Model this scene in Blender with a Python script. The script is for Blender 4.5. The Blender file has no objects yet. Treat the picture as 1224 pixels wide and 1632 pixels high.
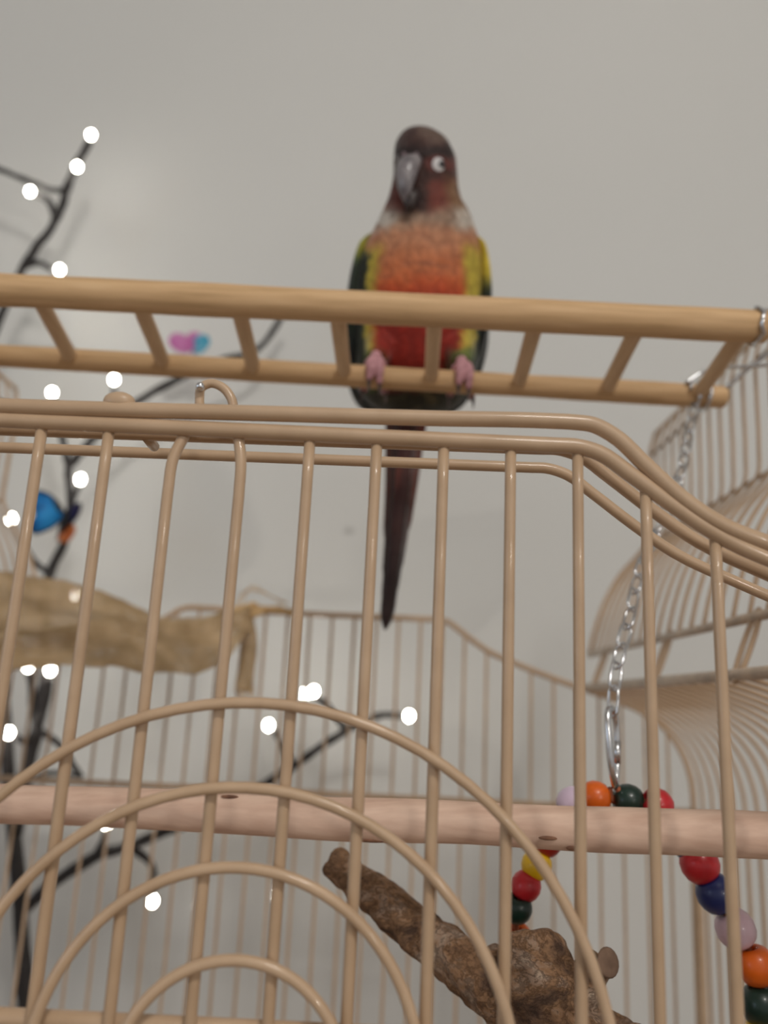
import bpy, bmesh, math, random
from mathutils import Vector, Matrix, noise
from mathutils.bvhtree import BVHTree

random.seed(7)
scene = bpy.context.scene
COL = scene.collection
R = math.radians
PI = math.pi

# ------------------------------------------------------------------ camera
W, H, F = 1224, 1632, 1300.0
PITCH, ROLL = R(13.3), R(2.8)
CM = (Matrix.Rotation(PI / 2 + PITCH, 4, 'X') @ Matrix.Rotation(ROLL, 4, 'Z'))
cam_data = bpy.data.cameras.new('camera')
cam = bpy.data.objects.new('camera', cam_data)
COL.objects.link(cam)
cam.matrix_world = CM
cam_data.sensor_fit = 'VERTICAL'
cam_data.sensor_height = 36.0
cam_data.lens = 36.0 * F / H
cam_data.clip_start = 0.01
cam_data.clip_end = 50
cam_data.dof.use_dof = True
cam_data.dof.focus_distance = 0.236
cam_data.dof.aperture_fstop = 7.8
scene.camera = cam

# ------------------------------------------------------------------ world, lamps, exposure
world = bpy.data.worlds.new('room_ambience')
scene.world = world
world.use_nodes = True
bg = world.node_tree.nodes['Background']
bg.inputs['Color'].default_value = (1.0, 0.985, 0.955, 1)
bg.inputs['Strength'].default_value = 0.42


def lamp(name, loc, target, size, power, color):
    ld = bpy.data.lights.new(name, 'AREA')
    ld.shape = 'DISK'
    ld.size = size
    ld.energy = power
    ld.color = color
    o = bpy.data.objects.new(name, ld)
    COL.objects.link(o)
    o.location = loc
    o.rotation_euler = (Vector(target) - Vector(loc)).to_track_quat('-Z', 'Y').to_euler()
    return o


lamp('ceiling_lamp', (0.45, -1.25, 1.40), (0.1, 0.7, 0.0), 0.35, 20.5, (1.0, 0.955, 0.895))
lamp('standing_lamp', (1.0, -1.75, 0.36), (0.0, 0.3, 0.0), 0.07, 5.0, (1.0, 0.93, 0.84))
lamp('window_dusk_light', (-1.9, -1.1, 0.15), (0.0, 0.4, 0.0), 0.7, 3.5, (0.62, 0.78, 1.0))

scene.view_settings.view_transform = 'Standard'
scene.view_settings.look = 'None'
scene.view_settings.gamma = 1.0
scene.view_settings.use_curve_mapping = False
scene.view_settings.exposure = 0.0


# ------------------------------------------------------------------ helpers
def P(x, y, d):
    """point of the room seen at photo pixel (x, y) at distance d in front of the camera"""
    v = CM.to_3x3() @ Vector(((x - W / 2) / F, -(y - H / 2) / F, -1))
    return v * (d / v.y)


def Q(w):
    c = CM.to_3x3().transposed() @ Vector(w)
    return (W / 2 + F * c.x / -c.z, H / 2 - F * c.y / -c.z)


def mpp(p):
    """metres per photo pixel at a point"""
    return -(CM.to_3x3().transposed() @ Vector(p)).z / F


def lin(c):
    return tuple(((v / 255) / 12.92 if v / 255 <= .04045 else ((v / 255 + .055) / 1.055) ** 2.4) for v in c)


def alb(r, g, b, k=1.55):
    return tuple(min(.9, v * k) for v in lin((r, g, b)))


def obj(name, me, mat=None, parent=None, smooth=True):
    o = bpy.data.objects.new(name, me)
    COL.objects.link(o)
    if mat and not me.materials:
        me.materials.append(mat)
    if smooth:
        me.polygons.foreach_set('use_smooth', [True] * len(me.polygons))
    if parent:
        o.parent = parent
    return o


def empty(name, loc=(0, 0, 0)):
    o = bpy.data.objects.new(name, None)
    COL.objects.link(o)
    o.location = loc
    o.empty_display_size = .02
    return o


def tag(o, label=None, cat=None, group=None, kind=None):
    if label: o['label'] = label
    if cat: o['category'] = cat
    if group: o['group'] = group
    if kind: o['kind'] = kind
    return o


class MB:
    """collects verts / faces of one part"""

    def __init__(s):
        s.v, s.f = [], []

    def add(s, vs, fs):
        n = len(s.v)
        s.v += [Vector(q) for q in vs]
        s.f += [[i + n for i in f] for f in fs]
        return s

    def tube(s, pts, rad, sides=10, closed=False, cap=True, squash=1.0):
        pts = [Vector(p) for p in pts]
        n = len(pts)
        rads = rad if isinstance(rad, (list, tuple)) else [rad] * n
        tans = []
        for i in range(n):
            if closed:
                t = pts[(i + 1) % n] - pts[i - 1]
            else:
                t = pts[min(i + 1, n - 1)] - pts[max(i - 1, 0)]
            tans.append(t.normalized())
        ref = Vector((0, 0, 1)) if abs(tans[0].z) < .9 else Vector((1, 0, 0))
        u = (ref - tans[0] * ref.dot(tans[0])).normalized()
        vs, fs = [], []
        for i in range(n):
            u = (u - tans[i] * u.dot(tans[i]))
            u.normalize()
            w = tans[i].cross(u)
            for k in range(sides):
                a = 2 * PI * k / sides
                vs.append(pts[i] + (u * math.cos(a) + w * math.sin(a) * squash) * rads[i])
        m = n if closed else n - 1
        for i in range(m):
            j = (i + 1) % n
            for k in range(sides):
                l = (k + 1) % sides
                fs.append([i * sides + k, i * sides + l, j * sides + l, j * sides + k])
        if cap and not closed:
            vs.append(pts[0]); vs.append(pts[-1])
            c0, c1 = len(vs) - 2, len(vs) - 1
            for k in range(sides):
                l = (k + 1) % sides
                fs.append([c0, l, k])
                fs.append([c1, (n - 1) * sides + k, (n - 1) * sides + l])
        return s.add(vs, fs)

    def loft(s, secs, sides=24):
        """secs: list of (centre, half-axis u, half-axis v) rings with pole caps"""
        vs, fs = [], []
        for c, u, v in secs:
            for k in range(sides):
                a = 2 * PI * k / sides
                vs.append(Vector(c) + Vector(u) * math.cos(a) + Vector(v) * math.sin(a))
        n = len(secs)
        for i in range(n - 1):
            for k in range(sides):
                l = (k + 1) % sides
                fs.append([i * sides + k, i * sides + l, (i + 1) * sides + l, (i + 1) * sides + k])
        vs.append(Vector(secs[0][0])); vs.append(Vector(secs[-1][0]))
        for k in range(sides):
            l = (k + 1) % sides
            fs.append([len(vs) - 2, l, k])
            fs.append([len(vs) - 1, (n - 1) * sides + k, (n - 1) * sides + l])
        return s.add(vs, fs)

    def ball(s, c, r, seg=16, rings=10, m=None):
        c = Vector(c)
        rr = r if isinstance(r, (tuple, list)) else (r, r, r)
        vs, fs = [], []
        for i in range(1, rings):
            t = PI * i / rings
            for k in range(seg):
                a = 2 * PI * k / seg
                q = Vector((rr[0] * math.sin(t) * math.cos(a), rr[1] * math.sin(t) * math.sin(a), rr[2] * math.cos(t)))
                vs.append(c + (m @ q if m else q))
        for i in range(rings - 2):
            for k in range(seg):
                l = (k + 1) % seg
                fs.append([i * seg + k, (i + 1) * seg + k, (i + 1) * seg + l, i * seg + l])
        top, bot = Vector((0, 0, rr[2])), Vector((0, 0, -rr[2]))
        vs += [c + (m @ top if m else top), c + (m @ bot if m else bot)]
        for k in range(seg):
            l = (k + 1) % seg
            fs.append([len(vs) - 2, k, l])
            fs.append([len(vs) - 1, (rings - 2) * seg + l, (rings - 2) * seg + k])
        return s.add(vs, fs)

    def box(s, lo, hi):
        (a, b, c), (d, e, f) = lo, hi
        vs = [(a, b, c), (d, b, c), (d, e, c), (a, e, c), (a, b, f), (d, b, f), (d, e, f), (a, e, f)]
        return s.add(vs, [[0, 3, 2, 1], [4, 5, 6, 7], [0, 1, 5, 4], [1, 2, 6, 5], [2, 3, 7, 6], [3, 0, 4, 7]])

    def mesh(s, name):
        me = bpy.data.meshes.new(name)
        me.from_pydata([tuple(q) for q in s.v], [], s.f)
        bm = bmesh.new()
        bm.from_mesh(me)
        bmesh.ops.recalc_face_normals(bm, faces=bm.faces)
        bm.to_mesh(me)
        bm.free()
        return me

    def build(s, name, mat=None, parent=None, smooth=True):
        return obj(name, s.mesh(name), mat, parent, smooth)


def crv(pts, n=6, closed=False):
    """smooth curve through points, tangents weighted by chord length so it never overshoots"""
    pts = [Vector(p) for p in pts]
    m = len(pts)
    out = []

    def tan(i):
        if not closed and i == 0: return None
        if not closed and i == m - 1: return None
        a, b, c = pts[i - 1], pts[i % m], pts[(i + 1) % m]
        d0, d1 = max((b - a).length, 1e-9), max((c - b).length, 1e-9)
        return ((b - a) * (d1 / d0) + (c - b) * (d0 / d1)) / (d0 + d1)
    for i in (range(m) if closed else range(m - 1)):
        b, c = pts[i], pts[(i + 1) % m]
        L_ = (c - b).length
        tb, tc = tan(i), tan((i + 1) % m)
        ch = (c - b) / max(L_, 1e-9)
        tb = ch if tb is None else tb
        tc = ch if tc is None else tc
        for k in range(n):
            t = k / n
            out.append(b * (2 * t ** 3 - 3 * t * t + 1) + tb * (L_ * (t ** 3 - 2 * t * t + t)) + c * (3 * t * t - 2 * t ** 3) + tc * (L_ * (t ** 3 - t * t)))
    if not closed:
        out.append(pts[-1])
    return out


def lerp_list(vals, n):
    """linear resample of a list to n entries"""
    out = []
    for i in range(n):
        t = i * (len(vals) - 1) / (n - 1)
        k = min(int(t), len(vals) - 2)
        out.append(vals[k] + (vals[k + 1] - vals[k]) * (t - k))
    return out


def remesh(mb, voxel, smooth_it=4, keep=None):
    """one continuous surface out of overlapping closed shapes"""
    me = mb.mesh('tmp')
    o = bpy.data.objects.new('tmp', me)
    COL.objects.link(o)
    m = o.modifiers.new('r', 'REMESH')
    m.mode = 'VOXEL'
    m.voxel_size = voxel
    s = o.modifiers.new('s', 'SMOOTH')
    s.factor = .5
    s.iterations = smooth_it
    dg = bpy.context.evaluated_depsgraph_get()
    dg.update()
    out = bpy.data.meshes.new_from_object(o.evaluated_get(dg))
    bpy.data.objects.remove(o)
    bpy.data.meshes.remove(me)
    return out


# ------------------------------------------------------------------ materials
def mat_base(name, color, rough=.5, spec=.5, metal=0.0, coat=0.0):
    m = bpy.data.materials.new(name)
    m.use_nodes = True
    b = m.node_tree.nodes['Principled BSDF']
    b.inputs['Base Color'].default_value = (*color[:3], 1)
    b.inputs['Roughness'].default_value = rough
    b.inputs['Specular IOR Level'].default_value = spec
    b.inputs['Metallic'].default_value = metal
    b.inputs['Coat Weight'].default_value = coat
    b.inputs['Coat Roughness'].default_value = .07
    return m, m.node_tree, b


def noise_mat(name, stops, scale=(1, 1, 1), nscale=30, detail=5, rough=.5, spec=.4, bump=.0, bdist=.0005, coat=0.0,
              distort=0.0, metal=0.0):
    m, nt, b = mat_base(name, stops[0][1], rough, spec, metal, coat)
    N = nt.nodes
    tc = N.new('ShaderNodeTexCoord')
    mp = N.new('ShaderNodeMapping')
    mp.inputs['Scale'].default_value = scale
    nz = N.new('ShaderNodeTexNoise')
    nz.inputs['Scale'].default_value = nscale
    nz.inputs['Detail'].default_value = detail
    nz.inputs['Distortion'].default_value = distort
    cr = N.new('ShaderNodeValToRGB')
    while len(cr.color_ramp.elements) < len(stops):
        cr.color_ramp.elements.new(.5)
    for e, (p, c) in zip(cr.color_ramp.elements, stops):
        e.position = p
        e.color = (*c[:3], 1)
    L = nt.links.new
    L(tc.outputs['Object'], mp.inputs['Vector'])
    L(mp.outputs[0], nz.inputs['Vector'])
    L(nz.outputs['Fac'], cr.inputs[0])
    L(cr.outputs[0], b.inputs['Base Color'])
    if bump:
        bp = N.new('ShaderNodeBump')
        bp.inputs['Strength'].default_value = bump
        bp.inputs['Distance'].default_value = bdist
        L(nz.outputs['Fac'], bp.inputs['Height'])
        L(bp.outputs[0], b.inputs['Normal'])
    return m


M = {}
M['cage'] = noise_mat('beige_powder_coat', [(.3, alb(152, 128, 103)), (.7, alb(162, 138, 113))], nscale=90, detail=4, rough=.42,
                      spec=.4, bump=.12, bdist=.0003, coat=.3)
M['rod'] = noise_mat('worn_grey_beige_rod', [(.3, alb(138, 124, 110)), (.7, alb(168, 150, 130))], nscale=120, rough=.35, spec=.5)
M['dowel'] = noise_mat('ladder_wood', [(.25, alb(156, 127, 92)), (.55, alb(174, 144, 108)), (.8, alb(184, 156, 121))],
                       scale=(1, 14, 14), nscale=28, detail=6, rough=.6, spec=.25, bump=.1, bdist=.0003)
M['rung'] = noise_mat('rung_wood', [(.25, alb(168, 142, 112)), (.75, alb(186, 162, 132))],
                      scale=(12, 1, 12), nscale=28, detail=6, rough=.6, spec=.25, bump=.1, bdist=.0003)
M['steel'] = noise_mat('zinc_steel', [(.3, (.62, .64, .67)), (.7, (.8, .81, .83))], nscale=200, rough=.22, metal=1.0)
M['darksteel'] = noise_mat('dull_wire', [(.3, alb(120, 112, 106)), (.7, alb(150, 140, 130))], nscale=200, rough=.3, metal=.6)
M['twig'] = noise_mat('black_twig', [(.3, (.012, .010, .010)), (.7, (.035, .03, .03))], nscale=160, rough=.6, bump=.3, bdist=.0006)
M['wingblue'] = noise_mat('butterfly_blue', [(.35, (.005, .06, .22)), (.5, (.01, .20, .55)), (.75, (.02, .33, .75))], nscale=60,
                          rough=.6)
M['wingnavy'] = noise_mat('butterfly_navy', [(.35, (.004, .004, .02)), (.7, (.02, .015, .10))], nscale=60, rough=.6)
M['wingorange'] = noise_mat('butterfly_orange', [(.35, (.35, .07, .01)), (.7, (.6, .18, .03))], nscale=60, rough=.6)
M['wingpink'] = noise_mat('butterfly_pink', [(.35, (.55, .12, .40)), (.7, (.75, .35, .60))], nscale=60, rough=.6)
M['wingcyan'] = noise_mat('butterfly_cyan', [(.35, (.02, .32, .50)), (.7, (.30, .60, .75))], nscale=60, rough=.6)
M['black'] = noise_mat('black_trim', [(.3, (.008, .008, .01)), (.7, (.02, .018, .02))], nscale=80, rough=.6)


def wall_mat():
    m, nt, b = mat_base('painted_wall', (.7, .68, .63), .85, .2)
    N, L = nt.nodes, nt.links.new
    tc = N.new('ShaderNodeTexCoord')
    big = N.new('ShaderNodeTexNoise'); big.inputs['Scale'].default_value = 2.2; big.inputs['Detail'].default_value = 3
    fine = N.new('ShaderNodeTexNoise'); fine.inputs['Scale'].default_value = 140; fine.inputs['Detail'].default_value = 4
    cr = N.new('ShaderNodeValToRGB')
    cr.color_ramp.elements[0].position = .3; cr.color_ramp.elements[0].color = (.660, .662, .640, 1)
    cr.color_ramp.elements[1].position = .7; cr.color_ramp.elements[1].color = (.686, .687, .666, 1)
    L(tc.outputs['Object'], big.inputs['Vector']); L(tc.outputs['Object'], fine.inputs['Vector'])
    L(big.outputs['Fac'], cr.inputs[0])
    # small grey scuff on the paint
    spot = P(556, 846, .9)
    vm = N.new('ShaderNodeVectorMath'); vm.operation = 'SUBTRACT'
    vm.inputs[1].default_value = (spot.x, spot.y, spot.z)
    sc = N.new('ShaderNodeVectorMath'); sc.operation = 'MULTIPLY'; sc.inputs[1].default_value = (1, 1, 1.5)
    ln = N.new('ShaderNodeVectorMath'); ln.operation = 'LENGTH'
    mr = N.new('ShaderNodeMapRange'); mr.inputs['From Min'].default_value = .0015; mr.inputs['From Max'].default_value = .009
    mr.inputs['To Min'].default_value = .45; mr.inputs['To Max'].default_value = 0
    mx = N.new('ShaderNodeMix'); mx.data_type = 'RGBA'
    mx.inputs['B'].default_value = (.2, .19, .18, 1)
    L(tc.outputs['Object'], vm.inputs[0]); L(vm.outputs[0], sc.inputs[0]); L(sc.outputs[0], ln.inputs[0])
    L(ln.outputs['Value'], mr.inputs['Value']); L(mr.outputs[0], mx.inputs['Factor'])
    L(cr.outputs[0], mx.inputs['A']); L(mx.outputs['Result'], b.inputs['Base Color'])
    bp = N.new('ShaderNodeBump'); bp.inputs['Strength'].default_value = .15; bp.inputs['Distance'].default_value = .001
    L(fine.outputs['Fac'], bp.inputs['Height']); L(bp.outputs[0], b.inputs['Normal'])
    return m


def perch_mat():
    m, nt, b = mat_base('peeled_perch_wood', alb(190, 158, 134), .6, .3)
    N, L = nt.nodes, nt.links.new
    tc = N.new('ShaderNodeTexCoord')
    mp = N.new('ShaderNodeMapping'); mp.inputs['Scale'].default_value = (1, 9, 9)
    nz = N.new('ShaderNodeTexNoise'); nz.inputs['Scale'].default_value = 34; nz.inputs['Detail'].default_value = 6
    cr = N.new('ShaderNodeValToRGB')
    for e, (p, c) in zip(cr.color_ramp.elements, [(.3, alb(178, 148, 130)), (.7, alb(198, 172, 154))]):
        e.position = p; e.color = (*c, 1)
    L(tc.outputs['Object'], mp.inputs[0]); L(mp.outputs[0], nz.inputs['Vector']); L(nz.outputs['Fac'], cr.inputs[0])
    kn = N.new('ShaderNodeTexNoise'); kn.inputs['Scale'].default_value = 42; kn.inputs['Detail'].default_value = 2
    k2 = N.new('ShaderNodeValToRGB')
    k2.color_ramp.elements[0].position = .70; k2.color_ramp.elements[0].color = (0, 0, 0, 1)
    k2.color_ramp.elements[1].position = .78; k2.color_ramp.elements[1].color = (.8, .8, .8, 1)
    mx = N.new('ShaderNodeMix'); mx.data_type = 'RGBA'
    mx.inputs['B'].default_value = (*alb(110, 78, 62), 1)
    L(tc.outputs['Object'], kn.inputs['Vector']); L(kn.outputs['Fac'], k2.inputs[0])
    L(k2.outputs[0], mx.inputs['Factor']); L(cr.outputs[0], mx.inputs['A']); L(mx.outputs['Result'], b.inputs['Base Color'])
    bp = N.new('ShaderNodeBump'); bp.inputs['Strength'].default_value = .2; bp.inputs['Distance'].default_value = .0006
    L(nz.outputs['Fac'], bp.inputs['Height']); L(bp.outputs[0], b.inputs['Normal'])
    return m


def bark_mat():
    m, nt, b = mat_base('rough_bark', alb(110, 88, 72), .85, .2)
    N, L = nt.nodes, nt.links.new
    tc = N.new('ShaderNodeTexCoord')
    mp = N.new('ShaderNodeMapping'); mp.inputs['Rotation'].default_value = (0, R(-38), 0)
    mp.inputs['Scale'].default_value = (.75, 1.15, 1.15)
    nz = N.new('ShaderNodeTexNoise'); nz.inputs['Scale'].default_value = 60; nz.inputs['Detail'].default_value = 9
    nz.inputs['Roughness'].default_value = .68; nz.inputs['Distortion'].default_value = .35
    cr = N.new('ShaderNodeValToRGB')
    st = [(.32, alb(34, 28, 27)), (.43, alb(80, 62, 50)), (.52, alb(122, 94, 70)), (.60, alb(132, 112, 96)), (.70, alb(168, 150, 132))]
    while len(cr.color_ramp.elements) < len(st): cr.color_ramp.elements.new(.5)
    for e, (p, c) in zip(cr.color_ramp.elements, st):
        e.position = p; e.color = (*c, 1)
    vo = N.new('ShaderNodeTexVoronoi'); vo.feature = 'DISTANCE_TO_EDGE'; vo.inputs['Scale'].default_value = 120
    cr2 = N.new('ShaderNodeValToRGB')
    cr2.color_ramp.elements[0].position = .0; cr2.color_ramp.elements[0].color = (.25, .22, .2, 1)
    cr2.color_ramp.elements[1].position = .12; cr2.color_ramp.elements[1].color = (1, 1, 1, 1)
    wob = N.new('ShaderNodeMix'); wob.data_type = 'VECTOR'; wob.inputs['Factor'].default_value = .06
    L(tc.outputs['Object'], mp.inputs[0]); L(mp.outputs[0], nz.inputs['Vector'])
    L(mp.outputs[0], wob.inputs[4]); L(nz.outputs['Color'], wob.inputs[5]); L(wob.outputs[1], vo.inputs['Vector'])
    L(nz.outputs['Fac'], cr.inputs[0]); L(vo.outputs['Distance'], cr2.inputs[0])
    mx = N.new('ShaderNodeMix'); mx.data_type = 'RGBA'; mx.blend_type = 'MULTIPLY'; mx.inputs['Factor'].default_value = .55
    L(cr.outputs[0], mx.inputs['A']); L(cr2.outputs[0], mx.inputs['B']); L(mx.outputs['Result'], b.inputs['Base Color'])
    bp = N.new('ShaderNodeBump'); bp.inputs['Strength'].default_value = .8; bp.inputs['Distance'].default_value = .0018
    L(mx.outputs['Result'], bp.inputs['Height']); L(bp.outputs[0], b.inputs['Normal'])
    return m


def burlap_mat():
    m, nt, b = mat_base('burlap_weave', alb(176, 148, 108), .95, .1)
    N, L = nt.nodes, nt.links.new
    uv = N.new('ShaderNodeTexCoord')
    sx = N.new('ShaderNodeSeparateXYZ')
    L(uv.outputs['UV'], sx.inputs[0])

    def wave(sock):
        a = N.new('ShaderNodeMath'); a.operation = 'SINE'
        k = N.new('ShaderNodeMath'); k.operation = 'MULTIPLY'; k.inputs[1].default_value = 2 * PI
        L(sock, k.inputs[0]); L(k.outputs[0], a.inputs[0])
        c = N.new('ShaderNodeMath'); c.operation = 'ABSOLUTE'; L(a.outputs[0], c.inputs[0])
        return c.outputs[0]
    wx, wy = wave(sx.outputs[0]), wave(sx.outputs[1])
    mxm = N.new('ShaderNodeMath'); mxm.operation = 'MAXIMUM'; L(wx, mxm.inputs[0]); L(wy, mxm.inputs[1])
    nz = N.new('ShaderNodeTexNoise'); nz.inputs['Scale'].default_value = 60; nz.inputs['Detail'].default_value = 6
    L(uv.outputs['Object'], nz.inputs['Vector'])
    cr = N.new('ShaderNodeValToRGB')
    for e, (p, c) in zip(cr.color_ramp.elements, [(.3, alb(146, 124, 94)), (.7, alb(186, 164, 132))]):
        e.position = p; e.color = (*c, 1)
    L(nz.outputs['Fac'], cr.inputs[0]); L(cr.outputs[0], b.inputs['Base Color'])
    # open weave: small square holes between the threads
    gt = N.new('ShaderNodeMath'); gt.operation = 'GREATER_THAN'; gt.inputs[1].default_value = .64
    L(mxm.outputs[0], gt.inputs[0])
    L(gt.outputs[0], b.inputs['Alpha'])
    bp = N.new('ShaderNodeBump'); bp.inputs['Strength'].default_value = .6; bp.inputs['Distance'].default_value = .0006
    L(mxm.outputs[0], bp.inputs['Height']); L(bp.outputs[0], b.inputs['Normal'])
    tr = N.new('ShaderNodeBsdfTranslucent'); tr.inputs['Color'].default_value = (*alb(180, 150, 108), 1)
    ad = N.new('ShaderNodeMixShader'); ad.inputs[0].default_value = .15
    out = N['Material Output']
    hol = N.new('ShaderNodeBsdfTransparent')
    fin = N.new('ShaderNodeMixShader')
    nt.links.remove(b.inputs['Alpha'].links[0])
    L(b.outputs[0], ad.inputs[1]); L(tr.outputs[0], ad.inputs[2])
    L(gt.outputs[0], fin.inputs[0]); L(hol.outputs[0], fin.inputs[1]); L(ad.outputs[0], fin.inputs[2])
    L(fin.outputs[0], out.inputs[0])
    return m


def plumage_mat(name='plumage', scale=260, strength=.5, rough=.65):
    m, nt, b = mat_base(name, (.3, .2, .1), rough, .25)
    N, L = nt.nodes, nt.links.new
    at = N.new('ShaderNodeAttribute'); at.attribute_name = 'plumage_colour'
    tc = N.new('ShaderNodeTexCoord')
    mp = N.new('ShaderNodeMapping'); mp.inputs['Scale'].default_value = (1, 1, .75)
    nz = N.new('ShaderNodeTexNoise'); nz.inputs['Scale'].default_value = 120; nz.inputs['Detail'].default_value = 3
    mxv = N.new('ShaderNodeMix'); mxv.data_type = 'VECTOR'; mxv.inputs['Factor'].default_value = .012
    vo = N.new('ShaderNodeTexVoronoi'); vo.inputs['Scale'].default_value = scale
    L(tc.outputs['Object'], mp.inputs[0]); L(mp.outputs[0], nz.inputs['Vector'])
    L(mp.outputs[0], mxv.inputs[4]); L(nz.outputs['Color'], mxv.inputs[5]); L(mxv.outputs[1], vo.inputs['Vector'])
    cr = N.new('ShaderNodeValToRGB')
    cr.color_ramp.elements[0].position = .1; cr.color_ramp.elements[0].color = (1.15, 1.15, 1.15, 1)
    cr.color_ramp.elements[1].position = .75; cr.color_ramp.elements[1].color = (.62, .6, .6, 1)
    L(vo.outputs['Distance'], cr.inputs[0])
    mx = N.new('ShaderNodeMix'); mx.data_type = 'RGBA'; mx.blend_type = 'MULTIPLY'; mx.inputs['Factor'].default_value = .6
    L(at.outputs['Color'], mx.inputs['A']); L(cr.outputs[0], mx.inputs['B']); L(mx.outputs['Result'], b.inputs['Base Color'])
    bp = N.new('ShaderNodeBump'); bp.inputs['Strength'].default_value = strength; bp.inputs['Distance'].default_value = .0012
    bp.invert = True
    L(vo.outputs['Distance'], bp.inputs['Height']); L(bp.outputs[0], b.inputs['Normal'])
    b.inputs['Sheen Weight'].default_value = .15
    return m


def led_mat():
    m, nt, b = mat_base('warm_white_led', (1, .95, .85), .3, .5)
    b.inputs['Emission Color'].default_value = (1.0, .94, .82, 1)
    b.inputs['Emission Strength'].default_value = 34
    return m


M['wall'] = wall_mat()
M['perch'] = perch_mat()
M['bark'] = bark_mat()
M['burlap'] = burlap_mat()
M['plumage'] = plumage_mat()
M['led'] = led_mat()
M['ceiling'] = noise_mat('white_ceiling', [(.3, (.72, .70, .67)), (.7, (.76, .74, .71))], nscale=6, rough=.9, spec=.1)
M['floorwood'] = noise_mat('floor_boards', [(.3, (.20, .12, .07)), (.7, (.32, .21, .13))], scale=(1, 12, 1), nscale=4, rough=.5)

# ------------------------------------------------------------------ the room
WALL_Y = .90
FLOOR_Z, CEIL_Z = -1.15, 1.45
tag(MB().box((-3.2, WALL_Y, FLOOR_Z - .05), (3.2, WALL_Y + .1, CEIL_Z + .05)).build('wall_back', M['wall'], smooth=False), kind='structure')
tag(MB().box((-3.2, -3, FLOOR_Z - .05), (3.2, WALL_Y, FLOOR_Z)).build('floor', M['floorwood'], smooth=False), kind='structure')
tag(MB().box((-3.2, -3, CEIL_Z), (3.2, WALL_Y, CEIL_Z + .05)).build('ceiling', M['ceiling'], smooth=False), kind='structure')

# ------------------------------------------------------------------ the cage
DF, DB = .200, .640
CX = -.050
SP = .0173
XR, XL = .2415, 2 * CX - .2415
ZB = -.52          # bottom of the walls
BELT = P(0, 1621, DF + .004).z
BELT_B = -.0665
# half profile of the roof line, measured from the middle (dx, z)
PROF = [(0, .0665), (.05, .0668), (.088, .0670), (.098, .0670), (.1045, .0655), (.112, .0605), (.124, .0520), (.136, .0445), (.155, .0370), (.175, .0300),
        (.202, .0215), (.232, .0130), (.256, .0035), (.272, -.0075), (.283, -.022), (.2905, -.045), (.2915, -.066)]


def prof_z(dx):
    dx = abs(dx)
    for (a, za), (b, zb) in zip(PROF, PROF[1:]):
        if dx <= b:
            return za + (zb - za) * (dx - a) / (b - a)
    return PROF[-1][1]


def roofline(y, dz=0.0, tilt=0.0, end=len(PROF), start_l=None):
    right = [Vector((CX + dx, y, z + dz + tilt * dx)) for dx, z in PROF[:end]]
    left = [Vector((CX - dx, y, z + dz - tilt * dx)) for dx, z in PROF[1:end]]
    return left[::-1] + right


cage = empty('birdcage', (CX, (DF + DB) / 2, FLOOR_Z))
tag(cage, 'tall beige wire birdcage with its roof doors folded open and an arched front', 'birdcage')


def part(name, mb, mat=None, parent=None):
    """part of a thing whose Empty is not at the origin: keep world coordinates"""
    o = mb.build(name, mat)
    attach(o, parent)
    return o


def attach(o, parent):
    o.parent = parent
    par = Matrix.Translation(parent.location) if parent.type == 'EMPTY' else Matrix.Identity(4)
    if parent.type == 'EMPTY':
        o.matrix_parent_inverse = par.inverted()
    return o


def panel_frame(y, r):
    mb = MB()
    top = crv([*roofline(y)], 3)
    mb.tube([Vector((XL, y, ZB))] + top + [Vector((XR, y, ZB))], r, 10)
    mb.tube([(XL, y, BELT_B), (XR, y, BELT_B)], r * 1.0, 10)
    mb.tube([(XL, y, ZB + .01), (XR, y, ZB + .01)], r, 8)
    return mb


# front wall -----------------------------------------------------------
front = part('front_panel', MB(), M['cage'], cage)


def rim_line(y, flat, dxs, drop=0.0):
    """roof line wire: the flat run goes through the given photo points, the shoulders follow the profile"""
    pa, pb = P(*flat[0], y), P(*flat[-1], y)
    sl = (pb.z - pa.z) / (pb.x - pa.x)
    zf = lambda x: pa.z + sl * (x - pa.x)
    out = []
    for sg in (-1, 1):
        side = []
        e = CX + sg * .098
        for dx in (.0, .03, .06, .085, .094):
            if dx or sg > 0:
                x = CX + sg * (dx + dxs)
                side.append(Vector((x, y, zf(x))))
        for dx, z in PROF[3:-1]:
            x = CX + sg * (dx + dxs)
            k_ = max(0, 1 - (dx - .098) / .12)
            side.append(Vector((x, y, z - drop + (zf(e) - .0670 + drop) * k_)))
        out.append(side)
    return out[0][::-1] + out[1], zf


FRIM, FZ = rim_line(DF, [(0, 669), (916, 711)], 0)
fm = MB()
fm.tube([Vector((XL, DF, ZB)), Vector((XL, DF, -.066))] + crv(FRIM, 4) + [Vector((XR, DF, -.066)), Vector((XR, DF, ZB))], .0021, 12)
fm.tube([(XL, DF + .004, BELT), (XR, DF + .004, BELT)], .0021, 12)
fm.tube([(XL, DF + .004, ZB + .01), (XR, DF + .004, ZB + .01)], .0021, 8)
front.data = fm.mesh('front_panel'); front.data.materials.append(M['cage'])
front.data.polygons.foreach_set('use_smooth', [True] * len(front.data.polygons))


def rim_z(x):
    for p, q in zip(FRIM, FRIM[1:]):
        if p.x <= x <= q.x:
            return p.z + (q.z - p.z) * (x - p.x) / (q.x - p.x)
    return -.066


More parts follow.
